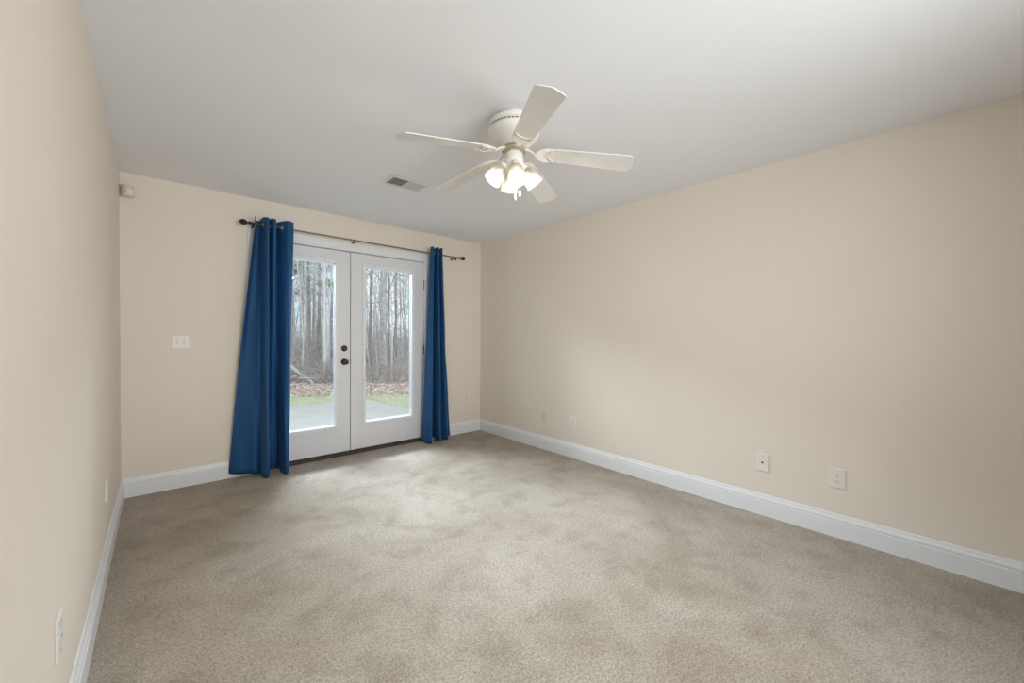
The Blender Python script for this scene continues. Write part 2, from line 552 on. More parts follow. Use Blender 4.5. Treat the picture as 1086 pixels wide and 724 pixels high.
# ------------------------------------------------------------------ curtains
def catmull(P, n):
    P = [Vector(p) for p in P]
    Q = [P[0] * 2 - P[1]] + P + [P[-1] * 2 - P[-2]]
    out = []
    segs = len(P) - 1
    for i in range(n):
        s = i / (n - 1) * segs
        k = min(int(s), segs - 1); t = s - k
        a, b, c, d = Q[k:k + 4]
        out.append(.5 * ((2 * b) + (c - a) * t + (2 * a - 5 * b + 4 * c - d) * t * t + (-a + 3 * b - 3 * c + d) * t ** 3))
    return out


def curtain(top, bot, ztop, hem, label, ease=1.0, mid=None):
    n = 12 * (len(top) - 1) + 1
    A, B = catmull([(x, y, 0) for x, y in top], n), catmull([(x, y, 0) for x, y in bot], n)
    Hm = catmull([(0, 0, h) for h in hem], n)
    zt = catmull([(0, 0, h) for h in ztop], n)
    rows = [i * .006 for i in range(14)]
    zs_n = 46
    bm = bmesh.new()
    grid = []
    for j in range(14 + zs_n):
        row = []
        for i in range(n):
            z1, z0 = zt[i].z, Hm[i].z
            if j < 14:
                z = z1 - rows[j]
            else:
                k = (j - 13) / zs_n
                z = (z1 - rows[-1]) * (1 - k) + z0 * k
            t = max(0.0, (2.15 - z) / (2.15 - z0))
            t = min(1.0, t) ** ease
            p = A[i].lerp(B[i], t)
            # soft sag and small irregularities of the cloth
            p.y += .004 * math.sin(7 * z + i * .21) * t
            p.x += .003 * math.sin(5 * z + i * .37) * t
            row.append(bm.verts.new((p.x, p.y, z)))
        grid.append(row)
    grom = []
    for i in range(n - 1):
        if (A[i].y - RY) * (A[i + 1].y - RY) <= 0 and A[i].y != A[i + 1].y:
            s = (RY - A[i].y) / (A[i + 1].y - A[i].y)
            p = A[i].lerp(A[i + 1], s)
            if not grom or abs(p.x - grom[-1][0].x) > .006:
                grom.append((Vector((p.x, RY, RZ)), (A[i + 1] - A[i]).normalized()))
    for j in range(len(grid) - 1):
        for i in range(n - 1):
            q = (grid[j][i], grid[j][i + 1], grid[j + 1][i + 1], grid[j + 1][i])
            c = sum((v.co for v in q), Vector()) / 4
            if math.hypot(c.y - RY, c.z - RZ) < .0165:
                continue                                     # eyelet hole for the rod
            bm.faces.new(q)
    bmesh.ops.delete(bm, geom=[v for v in bm.verts if not v.link_faces], context='VERTS')
    o = obj('curtain', bm, M['fabric'])
    for p in o.data.polygons:
        p.use_smooth = True
    s = o.modifiers.new('cloth_thickness', 'SOLIDIFY'); s.thickness = .0022; s.offset = 0
    tag(o, label, 'curtain', 'blue curtains on the rod')
    for c, d in grom:
        nrm = Vector((d.y, -d.x, 0))
        bm = bmesh.new(); torus(bm, .0175, .0036, axis_mtx(c, nrm), 20, 8)
        obj('grommet', bm, M['grommet'], o, smooth=True)
    return o


M['grommet'] = mat('brushed_nickel', srgb(200, 200, 200), 0.25, metal=0.9)
topL = [(.834, -.128), (.843, -.10), (.853, -.042), (.880, -.034), (.890, -.06), (.896, -.10), (.902, -.125), (.914, -.160), (.932, -.164), (.942, -.10), (.947, -.036),
        (.953, -.10), (.962, -.158), (.984, -.164), (.998, -.10), (1.010, -.034), (1.045, -.10), (1.085, -.155), (1.132, -.125)]
botL = [(.652, -.030), (.665, -.045), (.71, -.075), (.78, -.105), (.835, -.125), (.858, -.105), (.866, -.115), (.880, -.225), (.908, -.250), (.924, -.20), (.928, -.10),
        (.938, -.045), (.965, -.050), (1.0, -.040), (1.016, -.05), (1.021, -.14), (1.038, -.245), (1.066, -.225), (1.096, -.09)]
curtain(topL, botL, [2.255, 2.250, 2.24, 2.24, 2.252, 2.258, 2.258, 2.252, 2.25, 2.252, 2.258, 2.258, 2.252, 2.245, 2.245, 2.25, 2.255, 2.256, 2.256],
        [.05, .046, .04, .034, .028, .022, .016, .012, .012, .02, .03, .036, .038, .036, .03, .018, .010, .012, .03],
        'wide blue curtain panel left of the french doors', ease=.9)
topR = [(2.545, -.125), (2.558, -.158), (2.576, -.15), (2.588, -.10), (2.598, -.036), (2.609, -.10), (2.613, -.145), (2.626, -.164), (2.642, -.145), (2.649, -.10),
        (2.655, -.036), (2.662, -.10), (2.668, -.145), (2.682, -.162), (2.695, -.10), (2.706, -.045)]
botR = [(2.468, -.07), (2.478, -.16), (2.510, -.225), (2.555, -.16), (2.590, -.07), (2.606, -.055), (2.610, -.13), (2.632, -.215), (2.668, -.17), (2.680, -.08),
        (2.70, -.045), (2.718, -.12), (2.752, -.18), (2.79, -.12), (2.82, -.06), (2.872, -.05)]
curtain(topR, botR, [2.256] * 3 + [2.25, 2.243, 2.25] + [2.257] * 3 + [2.25, 2.243, 2.25] + [2.256, 2.256, 2.25, 2.245],
        [.022, .014, .012, .03, .05, .055, .045, .03, .018, .012, .012, .012, .012, .014, .012, .014],
        'narrow blue curtain panel right of the french doors', ease=.9)

# ------------------------------------------------------------------ ceiling fan
FX, FY = 1.672, -2.516
fan = thing('ceiling_fan', 'white five blade ceiling fan with four lit frosted shades', 'ceiling fan', (FX, FY, H))


def fobj(name, bm, mt, parent=None, **k):
    return obj(name, bm, mt, parent or fan, **k)


bm = bmesh.new(); lathe(bm, [(.05, -.0005), (.082, -.0005), (.082, -.034), (.134, -.036), (.1385, -.040), (.1385, -.056), (.134, -.061), (.128, -.063), (.128, -.070), (.05, -.070)], 56)
can = fobj('canopy', bm, M['fan'], smooth=True)
bm = bmesh.new()
for k in range(40):
    a = 2 * PI * k / 40
    mt = Matrix.Rotation(a, 4, 'Z') @ Matrix.Translation((.1281, 0, -.0665))
    box(bm, -.001, .0012, -.006, .006, -.003, .003, mt)
fobj('vent_slots', bm, M['dark'], can)
bm = bmesh.new(); lathe(bm, [(.06, -.070), (.131, -.070), (.1375, -.075), (.1395, -.085), (.1385, -.094), (.133, -.106), (.121, -.120), (.104, -.137), (.090, -.149), (.083, -.156), (.080, -.163), (.074, -.168), (.05, -.168)], 56)
fobj('motor_housing', bm, M['fan'], smooth=True)
bm = bmesh.new(); lathe(bm, [(.03, -.168), (.062, -.168), (.067, -.174), (.067, -.188), (.062, -.193), (.03, -.194)], 40)
fobj('flywheel', bm, M['kitmetal'], smooth=True)

BROT = R(-118.53)
tip_dz = [.030, -.018, -.001, .002, -.013]
for k in range(5):
    a = BROT + k * 2 * PI / 5
    ex, ez = Vector((1, 0, 0)), Vector((0, 0, 1))
    root = Vector((.165, 0, 2.234 - H + .3 * tip_dz[k])); tip = Vector((.645, 0, 2.182 - H + tip_dz[k]))
    dx = (tip - root).normalized()
    L = (tip - root).length
    rotz = Matrix.Rotation(a, 4, 'Z')
    fr = axis_mtx(root, Vector((-dx.z, 0, dx.x)), dx)
    pitch = Matrix.Rotation(R(-11), 4, 'X')
    mt = rotz @ fr @ pitch
    # blade outline: straight sides, shallow pointed end with clipped corners
    hw0, hw1 = .053, .0685
    pts = [(0, -hw0 + .016), (.008, -hw0 + .004), (.018, -hw0)]
    pts += [(L - .036, -hw1), (L - .028, -hw1 + .001), (L - .021, -hw1 + .006), (L - .002, -.006), (L, 0), (L - .002, .006), (L - .021, hw1 - .006), (L - .028, hw1 - .001), (L - .036, hw1)]
    pts += [(.018, hw0), (.008, hw0 - .004), (0, hw0 - .016)]
    bm = bmesh.new(); extrude_poly(bm, pts, 0, .0055, mt)
    bl = fobj('blade', bm, M['blade'], bevel=.0012)
    # blade iron: arm from the flywheel, rounded fork plate under the blade root
    bm = bmesh.new()
    arc = [(.050 * math.cos(t), .050 * math.sin(t)) for t in [R(-90 - 180 * i / 18) for i in range(19)]]
    inner = [(.034 + .024 * math.cos(t) - .008, .040 * math.sin(t)) for t in [R(-90 - 180 * i / 18) for i in range(19)]]
    outl = [(x * 1.05 + .012, y) for x, y in arc] + [(.050, .048), (.056, .040)] + [(x + .010, y) for x, y in inner[::-1]] + [(.056, -.040), (.050, -.048)]
    # crescent plate hugging the root
    for z0, z1 in ((-.007, -.0003),):
        cres_o = [(.012 - .058 * math.cos(t), .054 * math.sin(t)) for t in [R(-90 + 10 * i) for i in range(19)]]
        cres_i = [(.034 - .034 * math.cos(t), .046 * math.sin(t)) for t in [R(-90 + 10 * i) for i in range(19)]]
        for i in range(18):
            q = [cres_o[i], cres_o[i + 1], cres_i[i + 1], cres_i[i]]
            extrude_poly(bm, q, z0, z1, mt)
    # inner cross crescent that the blade is screwed to
    c2o = [(.052 - .030 * math.cos(t), .047 * math.sin(t)) for t in [R(-80 + 10 * i) for i in range(17)]]
    c2i = [(.058 - .026 * math.cos(t), .044 * math.sin(t)) for t in [R(-80 + 10 * i) for i in range(17)]]
    for i in range(16):
        extrude_poly(bm, [c2o[i], c2o[i + 1], c2i[i + 1], c2i[i]], -.006, -.0003, mt)
    # arm
    def pnt(x, z, half):
        return [rotz @ Vector((x, -half, z)), rotz @ Vector((x, half, z))]
    st = [(.060, -.180, .022), (.085, -.184, .017), (.105, -.196, .013), (.120, -.206 + .3 * tip_dz[k], .016)]
    rings = []
    for x, z, hf in st:
        a0, b0 = pnt(x, z, hf); a1, b1 = pnt(x, z - .008, hf * .7)
        rings.append([bm.verts.new(v) for v in (a0, b0, b1, a1)])
    for p0, p1 in zip(rings, rings[1:]):
        for i in range(4):
            bm.faces.new((p0[i], p0[(i + 1) % 4], p1[(i + 1) % 4], p1[i]))
    bm.faces.new(rings[0][::-1]); bm.faces.new(rings[-1])
    fobj('blade_iron', bm, M['fan'], bevel=.0008, seg=1)
    for sx, sy in ((.028, 0.0), (.034, .034), (.034, -.034)):
        bm = bmesh.new(); lathe(bm, [(.005, -.0062), (.005, -.0085), (.002, -.0098)], 10, mt @ Matrix.Translation((sx, sy, 0)))
        fobj('blade_screw', bm, M['screw'], bl)

# light kit
bm = bmesh.new(); lathe(bm, [(.02, -.194), (.044, -.194), (.050, -.202), (.050, -.230), (.053, -.235), (.054, -.248), (.051, -.268), (.044, -.280), (.032, -.290), (.016, -.295), (.004, -.296)], 40)
kit = fobj('light_fitter', bm, M['fan'], smooth=True)
shade_prof = [(.020, .000), (.022, .008), (.030, .020), (.039, .039), (.0455, .062), (.048, .084), (.0490, .099), (.0505, .107)]
inner_prof = [(r - .0028, z) for r, z in shade_prof][::-1]
lamps = []
for k in range(4):
    a = R(-119 + 90 * k)
    tilt = R((13, 38, 34, 38)[k])                                             # from straight down
    d = Vector((math.cos(a) * math.sin(tilt), math.sin(a) * math.sin(tilt), -math.cos(tilt)))
    base = Vector((.052 * math.cos(a), .052 * math.sin(a), -.268))
    bm = bmesh.new()
    tube(bm, [Vector((.030 * math.cos(a), .030 * math.sin(a), -.256)), base - d * .004], .011, 12)
    lathe(bm, [(.012, -.010), (.021, -.004), (.0235, .002), (.0235, .014), (.021, .016)], 24, axis_mtx(base, d))
    ar = fobj('lamp_arm', bm, M['fan'], smooth=True)
    bm = bmesh.new(); lathe(bm, shade_prof + inner_prof, 32, axis_mtx(base + d * .006, d), cap=False)
    sh = fobj('lamp_shade', bm, M['shade'], smooth=True)
    sh.data.materials.append(M['shade_in'])
    for p in sh.data.polygons:
        p.material_index = 1 if p.index >= 32 * len(shade_prof) else 0
    bm = bmesh.new(); lathe(bm, [(.002, .024), (.010, .026), (.011, .038), (.017, .048), (.0215, .060), (.0205, .072), (.014, .081), (.004, .085)], 18, axis_mtx(base + d * .006, d))
    b = fobj('bulb', bm, M['bulb'], sh, smooth=True)
    b.visible_shadow = True
    lamps.append(base + d * .102)
for p in lamps:
    ld = bpy.data.lights.new('fan_bulb_light', 'POINT')
    ld.energy = LAMP_W; ld.color = LAMP_COL; ld.shadow_soft_size = .013
    lo = bpy.data.objects.new('fan_bulb_light', ld)
    C.objects.link(lo); lo.parent = fan; lo.location = p
for cx, cy, zend in ((.018, -.030, -.405), (-.012, -.028, -.432)):
    bm = bmesh.new()
    tube(bm, [(cx, cy, -.285), (cx, cy, zend)], .0011, 6)
    z = -.29
    while z > zend:
        lathe(bm, [(.0004, .0016), (.0016, 0), (.0004, -.0016)], 6, Matrix.Translation((cx, cy, z)))
        z -= .006
    pc = fobj('pull_chain', bm, M['kitmetal'])
    bm = bmesh.new(); lathe(bm, [(.002, zend + .004), (.005, zend), (.0068, zend - .008), (.0068, zend - .026), (.004, zend - .032), (.001, zend - .033)], 14, Matrix.Translation((cx, cy, 0)))
    fobj('pull_fob', bm, M['fan'], pc, smooth=True)

# ------------------------------------------------------------------ ceiling vent
VX0, VX1, VY0, VY1 = 1.508, 1.836, -1.345, -1.130
vt = thing('ceiling_vent', 'white two bank ceiling air register between fan and doors', 'vent', ((VX0 + VX1) / 2, (VY0 + VY1) / 2, H))
hx, hy = (VX1 - VX0) / 2, (VY1 - VY0) / 2
bm = bmesh.new()
bo = .030
o4 = [(-hx, -hy, -.001), (hx, -hy, -.001), (hx, hy, -.001), (-hx, hy, -.001)]
i4 = [(-hx + bo, -hy + bo, -.010), (hx - bo, -hy + bo, -.010), (hx - bo, hy - bo, -.010), (-hx + bo, hy - bo, -.010)]
i5 = [(x, y, -.001) for x, y, z in i4]
vo = [[bm.verts.new(p) for p in s] for s in (o4, i4, i5)]
for a_, b_ in ((0, 1), (1, 2), (2, 0)):
    for i in range(4):
        bm.faces.new((vo[a_][i], vo[a_][(i + 1) % 4], vo[b_][(i + 1) % 4], vo[b_][i]))
box(bm, -.006, .006, -hy + bo, hy - bo, -.0105, -.0012)
obj('frame', bm, M['vent'], vt)
bm = bmesh.new(); box(bm, -hx + bo, hx - bo, -hy + bo, hy - bo, -.0011, -.0004)
obj('duct_opening', bm, M['ventdark'], vt)
for side in (-1, 1):
    bm = bmesh.new()
    n_ = 9
    x0 = -hx + bo if side < 0 else .006
    wd = hx - bo - .006
    for i in range(n_):
        x = x0 + (i + .5) * wd / n_
        mt = Matrix.Translation((x, 0, -.0062)) @ Matrix.Rotation(R(42 * side), 4, 'Y')
        box(bm, -.0058, .0058, -hy + bo, hy - bo, -.0004, .0004, mt)
    obj('louver_bank', bm, M['vent'], vt)

# ------------------------------------------------------------------ motion detector in the corner
md = thing('motion_detector', 'small cream motion detector high in the back left corner', 'detector', (.0, 0, 2.294))
rz = Matrix.Rotation(R(-52), 4, 'Z')          # faces out of the corner
mtc = Matrix.Translation((.047, -.034, 0)) @ Matrix.Rotation(R(32), 4, 'Z')
bm = bmesh.new()
prof = [(-.034, .022), (-.034, -.012), (-.022, -.026), (0, -.031), (.022, -.026), (.034, -.012), (.034, .022)]
extrude_poly(bm, prof, -.042, .042, mtc)
obj('housing', bm, M['sensor'], md, bevel=.005, seg=3)
bm = bmesh.new()
extrude_poly(bm, [(-.019, -.0285), (0, -.0335), (.019, -.0285), (.017, -.026), (0, -.030), (-.017, -.026)], -.028, .012, mtc)
obj('lens', bm, M['plate'], md, bevel=.001)
bm = bmesh.new(); lathe(bm, [(.003, 0), (.003, .002), (.001, .003)], 10, mtc @ axis_mtx((.027, -.021, -.032), (.5, -.86, 0)))
obj('indicator', bm, M['dark'], md)
bm = bmesh.new(); box(bm, .012, .066, -.014, -.0002, -.03, .03)
obj('mounting_bracket', bm, M['sensor'], md, bevel=.003)


# ------------------------------------------------------------------ wall plates
def plate_frame(name, label, cat, loc, out, w, h, group, mt):
    """thing whose local +x is along the wall, +z up, -y out of the wall"""
    t = thing(name, label, cat, loc, group)
    ang = {'y-': 0.0, 'x-': R(-90), 'x+': R(90)}[out]
    t.rotation_euler = (0, 0, ang)
    bm = bmesh.new()
    b, d = .006, .0065
    lo = [(-w / 2, -.0003, -h / 2), (w / 2, -.0003, -h / 2), (w / 2, -.0003, h / 2), (-w / 2, -.0003, h / 2)]
    md_ = [(x, -.003, z) for x, _, z in lo]
    hi = [(x - math.copysign(b, x), -d, z - math.copysign(b, z)) for x, _, z in lo]
    vs = [[bm.verts.new(p) for p in s] for s in (lo, md_, hi)]
    for p0, p1 in zip(vs, vs[1:]):
        for i in range(4):
            bm.faces.new((p0[i], p0[(i + 1) % 4], p1[(i + 1) % 4], p1[i]))
    bm.faces.new(vs[0][::-1]); bm.faces.new(vs[-1])
    obj('cover_plate', bm, mt, t, bevel=.001)
    return t


def disc(bm, x, z, r, y0, y1, seg=14, flat=None):
    pts = []
    for k in range(seg):
        a = 2 * PI * k / seg
        px, pz = r * math.cos(a), r * math.sin(a)
        if flat: pz = max(-flat, min(flat, pz))
        pts.append((px, pz))
    mt = axis_mtx((x, y0, z), (0, -1, 0), (1, 0, 0))
    extrude_poly(bm, pts, 0, y0 - y1, mt)


def duplex(label, loc, out, w, h):
    t = plate_frame('power_outlet', label, 'outlet', loc, out, w, h, 'duplex outlets', M['plate'])
    for s in (-1, 1):
        zc = s * .0195 * h / .114
        bm = bmesh.new(); disc(bm, 0, zc, .0172, -.006, -.0085, 24, .0145)
        rc = obj('receptacle', bm, M['plate'], t, bevel=.0006)
        bm = bmesh.new()
        box(bm, -.0075, -.0053, -.0088, -.0084, zc - .001, zc + .0085)
        box(bm, .0053, .0075, -.0088, -.0084, zc + .0002, zc + .0078)
        disc(bm, 0, zc - .0075, .0026, -.0084, -.0088, 10)
        obj('slots', bm, M['dark'], rc)
    bm = bmesh.new(); disc(bm, 0, 0, .0032, -.0063, -.0078, 12)
    obj('screw', bm, M['screw'], t)
    return t


def jack(label, loc, out, w, h, mt, port='coax', name='jack_plate', group='single jack plates'):
    t = plate_frame(name, label, 'wall plate', loc, out, w, h, group, mt)
    if port == 'coax':
        bm = bmesh.new(); lathe(bm, [(.0062, .006), (.0062, .009), (.0047, .0092), (.0047, .016), (.0025, .0162)], 12, axis_mtx((0, 0, 0), (0, -1, 0)))
        obj('coaxial_jack', bm, M['dark'], t)
    else:
        bm = bmesh.new(); box(bm, -.0085, .0085, -.0082, -.006, -.009, .009)
        pj = obj('phone_jack', bm, mt, t, bevel=.0006)
        bm = bmesh.new(); box(bm, -.0055, .0055, -.0086, -.0081, -.005, .004)
        obj('socket', bm, M['plug'], pj)
    for s in (-1, 1):
        bm = bmesh.new(); disc(bm, 0, s * .0415 * h / .114, .0032, -.0063, -.0074, 12)
        obj('screw', bm, M['screw'], t)
    return t


duplex('white duplex outlet low on the right wall, nearest the camera', (W, -3.678, .367), 'x-', .080, .128)
jack('white cable plate with black jack, left of the near outlet on the right wall', (W, -3.268, .367), 'x-', .086, .130, M['plate'])
duplex('white duplex outlet on the right wall, beside the ivory plate', (W, -1.575, .358), 'x-', .074, .118)
jack('ivory phone plate low on the right wall, nearest the doors', (W, -1.165, .362), 'x-', .074, .118, M['ivory'], 'phone')
jack('white phone plate on the back wall right of the curtain', (3.182, 0, .432), 'y-', .072, .116, M['plate'], 'phone')
duplex('white outlet on the left wall near the back corner', (0, -1.161, .412), 'x+', .072, .116)
jack('white phone plate on the left wall, close to the camera', (0, -2.50, .402), 'x+', .080, .120, M['plate'], 'phone')
# double switch
sw = plate_frame('light_switch', 'white double toggle switch plate left of the blue curtain', 'light switch', (.344, 0, 1.172), 'y-', .116, .114, None, M['plate'])
for s in (-1, 1):
    bm = bmesh.new(); box(bm, s * .0228 - .0052, s * .0228 + .0052, -.0068, -.0062, -.0122, .0122)
    ts = obj('toggle_slot', bm, M['screw'], sw)
    bm = bmesh.new(); box(bm, s * .0228 - .0045, s * .0228 + .0045, -.019, -.0062, -.004, .0045, Matrix.Rotation(R(-22 * 1), 4, 'X'))
    obj('toggle', bm, M['plate'], ts, bevel=.001)
    for q in (-1, 1):
        bm = bmesh.new(); disc(bm, s * .0228, q * .030, .003, -.0063, -.0074, 12)
        obj('screw', bm, M['screw'], sw)


# ------------------------------------------------------------------ outdoors
GZ = -0.16


def grass_line(x): return 5.55 - .55 * (x - 2.8)            # lawn ends here
def wood_line(x): return 7.40 - .75 * (x - 3.3)             # leaf litter ends, woods begin


def ground_material():
    mt = bpy.data.materials.new('lawn_and_forest_floor')
    mt.use_nodes = True
    n, l = mt.node_tree.nodes, mt.node_tree.links
    b = n['Principled BSDF']; b.inputs['Roughness'].default_value = 1.0; b.inputs['Specular IOR Level'].default_value = 0.05
    co = n.new('ShaderNodeTexCoord')

    def noise_ramp(scale, c0, c1):
        t = n.new('ShaderNodeTexNoise'); t.inputs['Scale'].default_value = scale; t.inputs['Detail'].default_value = 6
        rp = n.new('ShaderNodeValToRGB')
        rp.color_ramp.elements[0].position = .35; rp.color_ramp.elements[0].color = c0
        rp.color_ramp.elements[1].position = .65; rp.color_ramp.elements[1].color = c1
        l.new(co.outputs['Object'], t.inputs['Vector']); l.new(t.outputs['Fac'], rp.inputs['Fac'])
        return rp.outputs['Color']
    lawn = noise_ramp(6, srgb(176, 174, 146), srgb(200, 196, 172))
    wood = noise_ramp(9, srgb(168, 154, 142), srgb(204, 190, 178))
    # y + .55 x > 7.09 is woods
    sep = n.new('ShaderNodeSeparateXYZ'); l.new(co.outputs['Object'], sep.inputs[0])
    ma = n.new('ShaderNodeMath'); ma.operation = 'MULTIPLY_ADD'; ma.inputs[1].default_value = .55
    l.new(sep.outputs['X'], ma.inputs[0]); l.new(sep.outputs['Y'], ma.inputs[2])
    t = n.new('ShaderNodeTexNoise'); t.inputs['Scale'].default_value = 4; t.inputs['Detail'].default_value = 5
    l.new(co.outputs['Object'], t.inputs['Vector'])
    ad = n.new('ShaderNodeMath'); ad.operation = 'ADD'; l.new(ma.outputs[0], ad.inputs[0]); l.new(t.outputs['Fac'], ad.inputs[1])
    mr = n.new('ShaderNodeMapRange'); mr.inputs['From Min'].default_value = 7.45; mr.inputs['From Max'].default_value = 7.75
    l.new(ad.outputs[0], mr.inputs['Value'])
    mx = n.new('ShaderNodeMix'); mx.data_type = 'RGBA'
    l.new(mr.outputs[0], mx.inputs['Factor']); l.new(lawn, mx.inputs['A']); l.new(wood, mx.inputs['B'])
    l.new(mx.outputs['Result'], b.inputs['Base Color'])
    return mt


M['ground'] = ground_material()
bm = bmesh.new()
gx = [-25 + i * 1.6 for i in range(57)]; gy = [T] + [1.2 + i * 1.6 for i in range(50)]
rngg = random.Random(3)
gv = [[bm.verts.new((x, y, GZ + (0 if y < 6 else min(1.0, (y - 6) * .3) * rngg.uniform(-.05, .06) + .012 * (y - 6)))) for x in gx] for y in gy]
for j in range(len(gy) - 1):
    for i in range(len(gx) - 1):
        bm.faces.new((gv[j][i], gv[j][i + 1], gv[j + 1][i + 1], gv[j + 1][i]))
struct('ground', bm, M['ground'], 'lawn edge and brown forest floor outside', 'ground', smooth=True)
bm = bmesh.new()
extrude_poly(bm, [(-2.6, T), (3.86, T), (3.50, 3.95), (2.1, 4.24), (-2.6, 5.2)], GZ - .08, -.12)
struct('patio', bm, M['patio'], 'pale concrete patio slab outside the french doors', 'patio', bevel=.01)


def gz(x, y):
    return GZ + (0 if y < 6 else .012 * (y - 6))


def in_view(x, y, m=.5):
    d = y - CAM.y
    return CAM.x + .17 * d - m < x < CAM.x + .60 * d + m


def leaf_mat(name, cols):
    """colour chosen per mesh island"""
    mt = bpy.data.materials.new(name); mt.use_nodes = True
    n, l = mt.node_tree.nodes, mt.node_tree.links
    b = n['Principled BSDF']; b.inputs['Roughness'].default_value = .85; b.inputs['Specular IOR Level'].default_value = .15
    g = n.new('ShaderNodeNewGeometry'); rp = n.new('ShaderNodeValToRGB')
    rp.color_ramp.interpolation = 'CONSTANT'
    while len(rp.color_ramp.elements) < len(cols): rp.color_ramp.elements.new(.5)
    for i, c in enumerate(cols):
        rp.color_ramp.elements[i].position = i / len(cols); rp.color_ramp.elements[i].color = c
    l.new(g.outputs['Random Per Island'], rp.inputs['Fac']); l.new(rp.outputs['Color'], b.inputs['Base Color'])
    return mt


M['litter'] = leaf_mat('dry_oak_leaves', [srgb(222, 202, 188), srgb(206, 184, 170), srgb(236, 222, 212), srgb(178, 156, 142), srgb(226, 208, 196), srgb(196, 176, 162)])
M['grass'] = leaf_mat('winter_grass', [srgb(204, 208, 178), srgb(216, 214, 190), srgb(188, 198, 160), srgb(222, 216, 198), srgb(208, 208, 184)])
M['needles'] = leaf_mat('pine_needles', [srgb(140, 168, 132), srgb(162, 186, 150), srgb(116, 146, 116)])
M['bark_pale'] = mat('pale_smooth_bark', srgb(226, 224, 220), .9, spec=.1, vary=.25, vscale=5)
M['bark_grey'] = mat('grey_rough_bark', srgb(214, 208, 202), .95, spec=.05, vary=.42, vscale=7)
M['bark_brown'] = mat('brown_grey_bark', srgb(170, 162, 156), .95, spec=.05, vary=.4, vscale=6)
M['twig'] = mat('bare_twigs', srgb(206, 198, 192), .95, spec=.05, vary=.3, vscale=3)

# leaf litter in front of the woods
rl = random.Random(11)
bm = bmesh.new()
cnt = 0
while cnt < 8000:
    y = rl.uniform(4.3, 10.0); x = rl.uniform(.8, 7.6)
    if not in_view(x, y) or y < grass_line(x) - .15 + rl.uniform(-.25, .2): continue
    if y > wood_line(x) and rl.random() < .8: continue
    cnt += 1
    L = rl.uniform(.025, .048); w = L * rl.uniform(.4, .6); a = rl.uniform(0, 2 * PI); tl = rl.uniform(-.8, .8); cu = rl.uniform(-.02, .03)
    mt = Matrix.Translation((x, y, gz(x, y) + .012 + rl.uniform(.0, .06))) @ Matrix.Rotation(a, 4, 'Z') @ Matrix.Rotation(tl, 4, 'X')
    P_ = [(-L, 0, cu), (-L * .3, -w, .0), (L * .5, -w * .8, .0), (L, 0, cu), (L * .5, w * .8, .0), (-L * .3, w, .0)]
    v = [bm.verts.new(mt @ Vector(p)) for p in P_]
    bm.faces.new((v[0], v[1], v[2], v[3])); bm.faces.new((v[0], v[3], v[4], v[5]))
tag(obj('leaf_litter', bm, M['litter']), 'band of fallen brown leaves between lawn and woods', 'leaves', kind='stuff')
# short lawn grass
bm = bmesh.new()
cnt = 0
while cnt < 16000:
    y = rl.uniform(1.6, 6.4); x = rl.uniform(.6, 6.2)
    if not in_view(x, y) or y > grass_line(x) + rl.uniform(-.15, .25): continue
    px_edge = 3.86 - (y - T) * .36 / 3.8
    if x < px_edge and y < 4.24 - (x - 2.1) * .21 + .02: continue
    cnt += 1
    h = rl.uniform(.025, .065); a = rl.uniform(0, 2 * PI); lx, ly = rl.uniform(-.03, .03), rl.uniform(-.03, .03); w = .006
    z = gz(x, y) - .004
    v = [bm.verts.new(p) for p in ((x - w * math.cos(a), y - w * math.sin(a), z), (x + w * math.cos(a), y + w * math.sin(a), z), (x + lx, y + ly, z + h))]
    bm.faces.new(v)
tag(obj('lawn_grass', bm, M['grass']), 'short winter grass between the patio and the leaves', 'grass', kind='stuff')


# ------------------------------------------------------------------ trees
def wander(rn, p, d, length, steps, wob, up=0.0):
    pts = [Vector(p)]
    d = Vector(d).normalized()
    for i in range(steps):
        d = (d + Vector((rn.uniform(-wob, wob), rn.uniform(-wob, wob), rn.uniform(-wob, wob) + up))).normalized()
        pts.append(pts[-1] + d * length / steps)
    return pts


def taper(r0, r1, n):
    return [r0 + (r1 - r0) * i / (n - 1) for i in range(n)]


def branches(bm, rn, pts, rad, n, zmin, zmax, ln, depth, rise, seg=4, thick=.45):
    """side branches from a stem, each with finer twigs"""
    tips = []
    for k in range(n):
        for _ in range(20):
            i = rn.randrange(1, len(pts) - 1); t = rn.random()
            p = pts[i].lerp(pts[i + 1], t)
            if zmin <= p.z <= zmax: break
        else:
            continue
        a = rn.uniform(0, 2 * PI)
        d = Vector((math.cos(a), math.sin(a), rise + rn.uniform(-.3, .5)))
        L = ln * rn.uniform(.5, 1.2)
        r = max(.0035, rad[i] * thick * rn.uniform(.5, 1))
        st = 5 if depth else 3
        b = wander(rn, p, d, L, st, .28, .05)
        tube(bm, b, taper(r, max(.0022, r * .25), st + 1), seg, cap=False)
        tips.append(b)
        if depth:
            tips += branches(bm, rn, b, taper(r, r * .3, st + 1), rn.randint(3, 6), -9, 99, L * .5, depth - 1, rise * .6, 3, .6)
    return tips


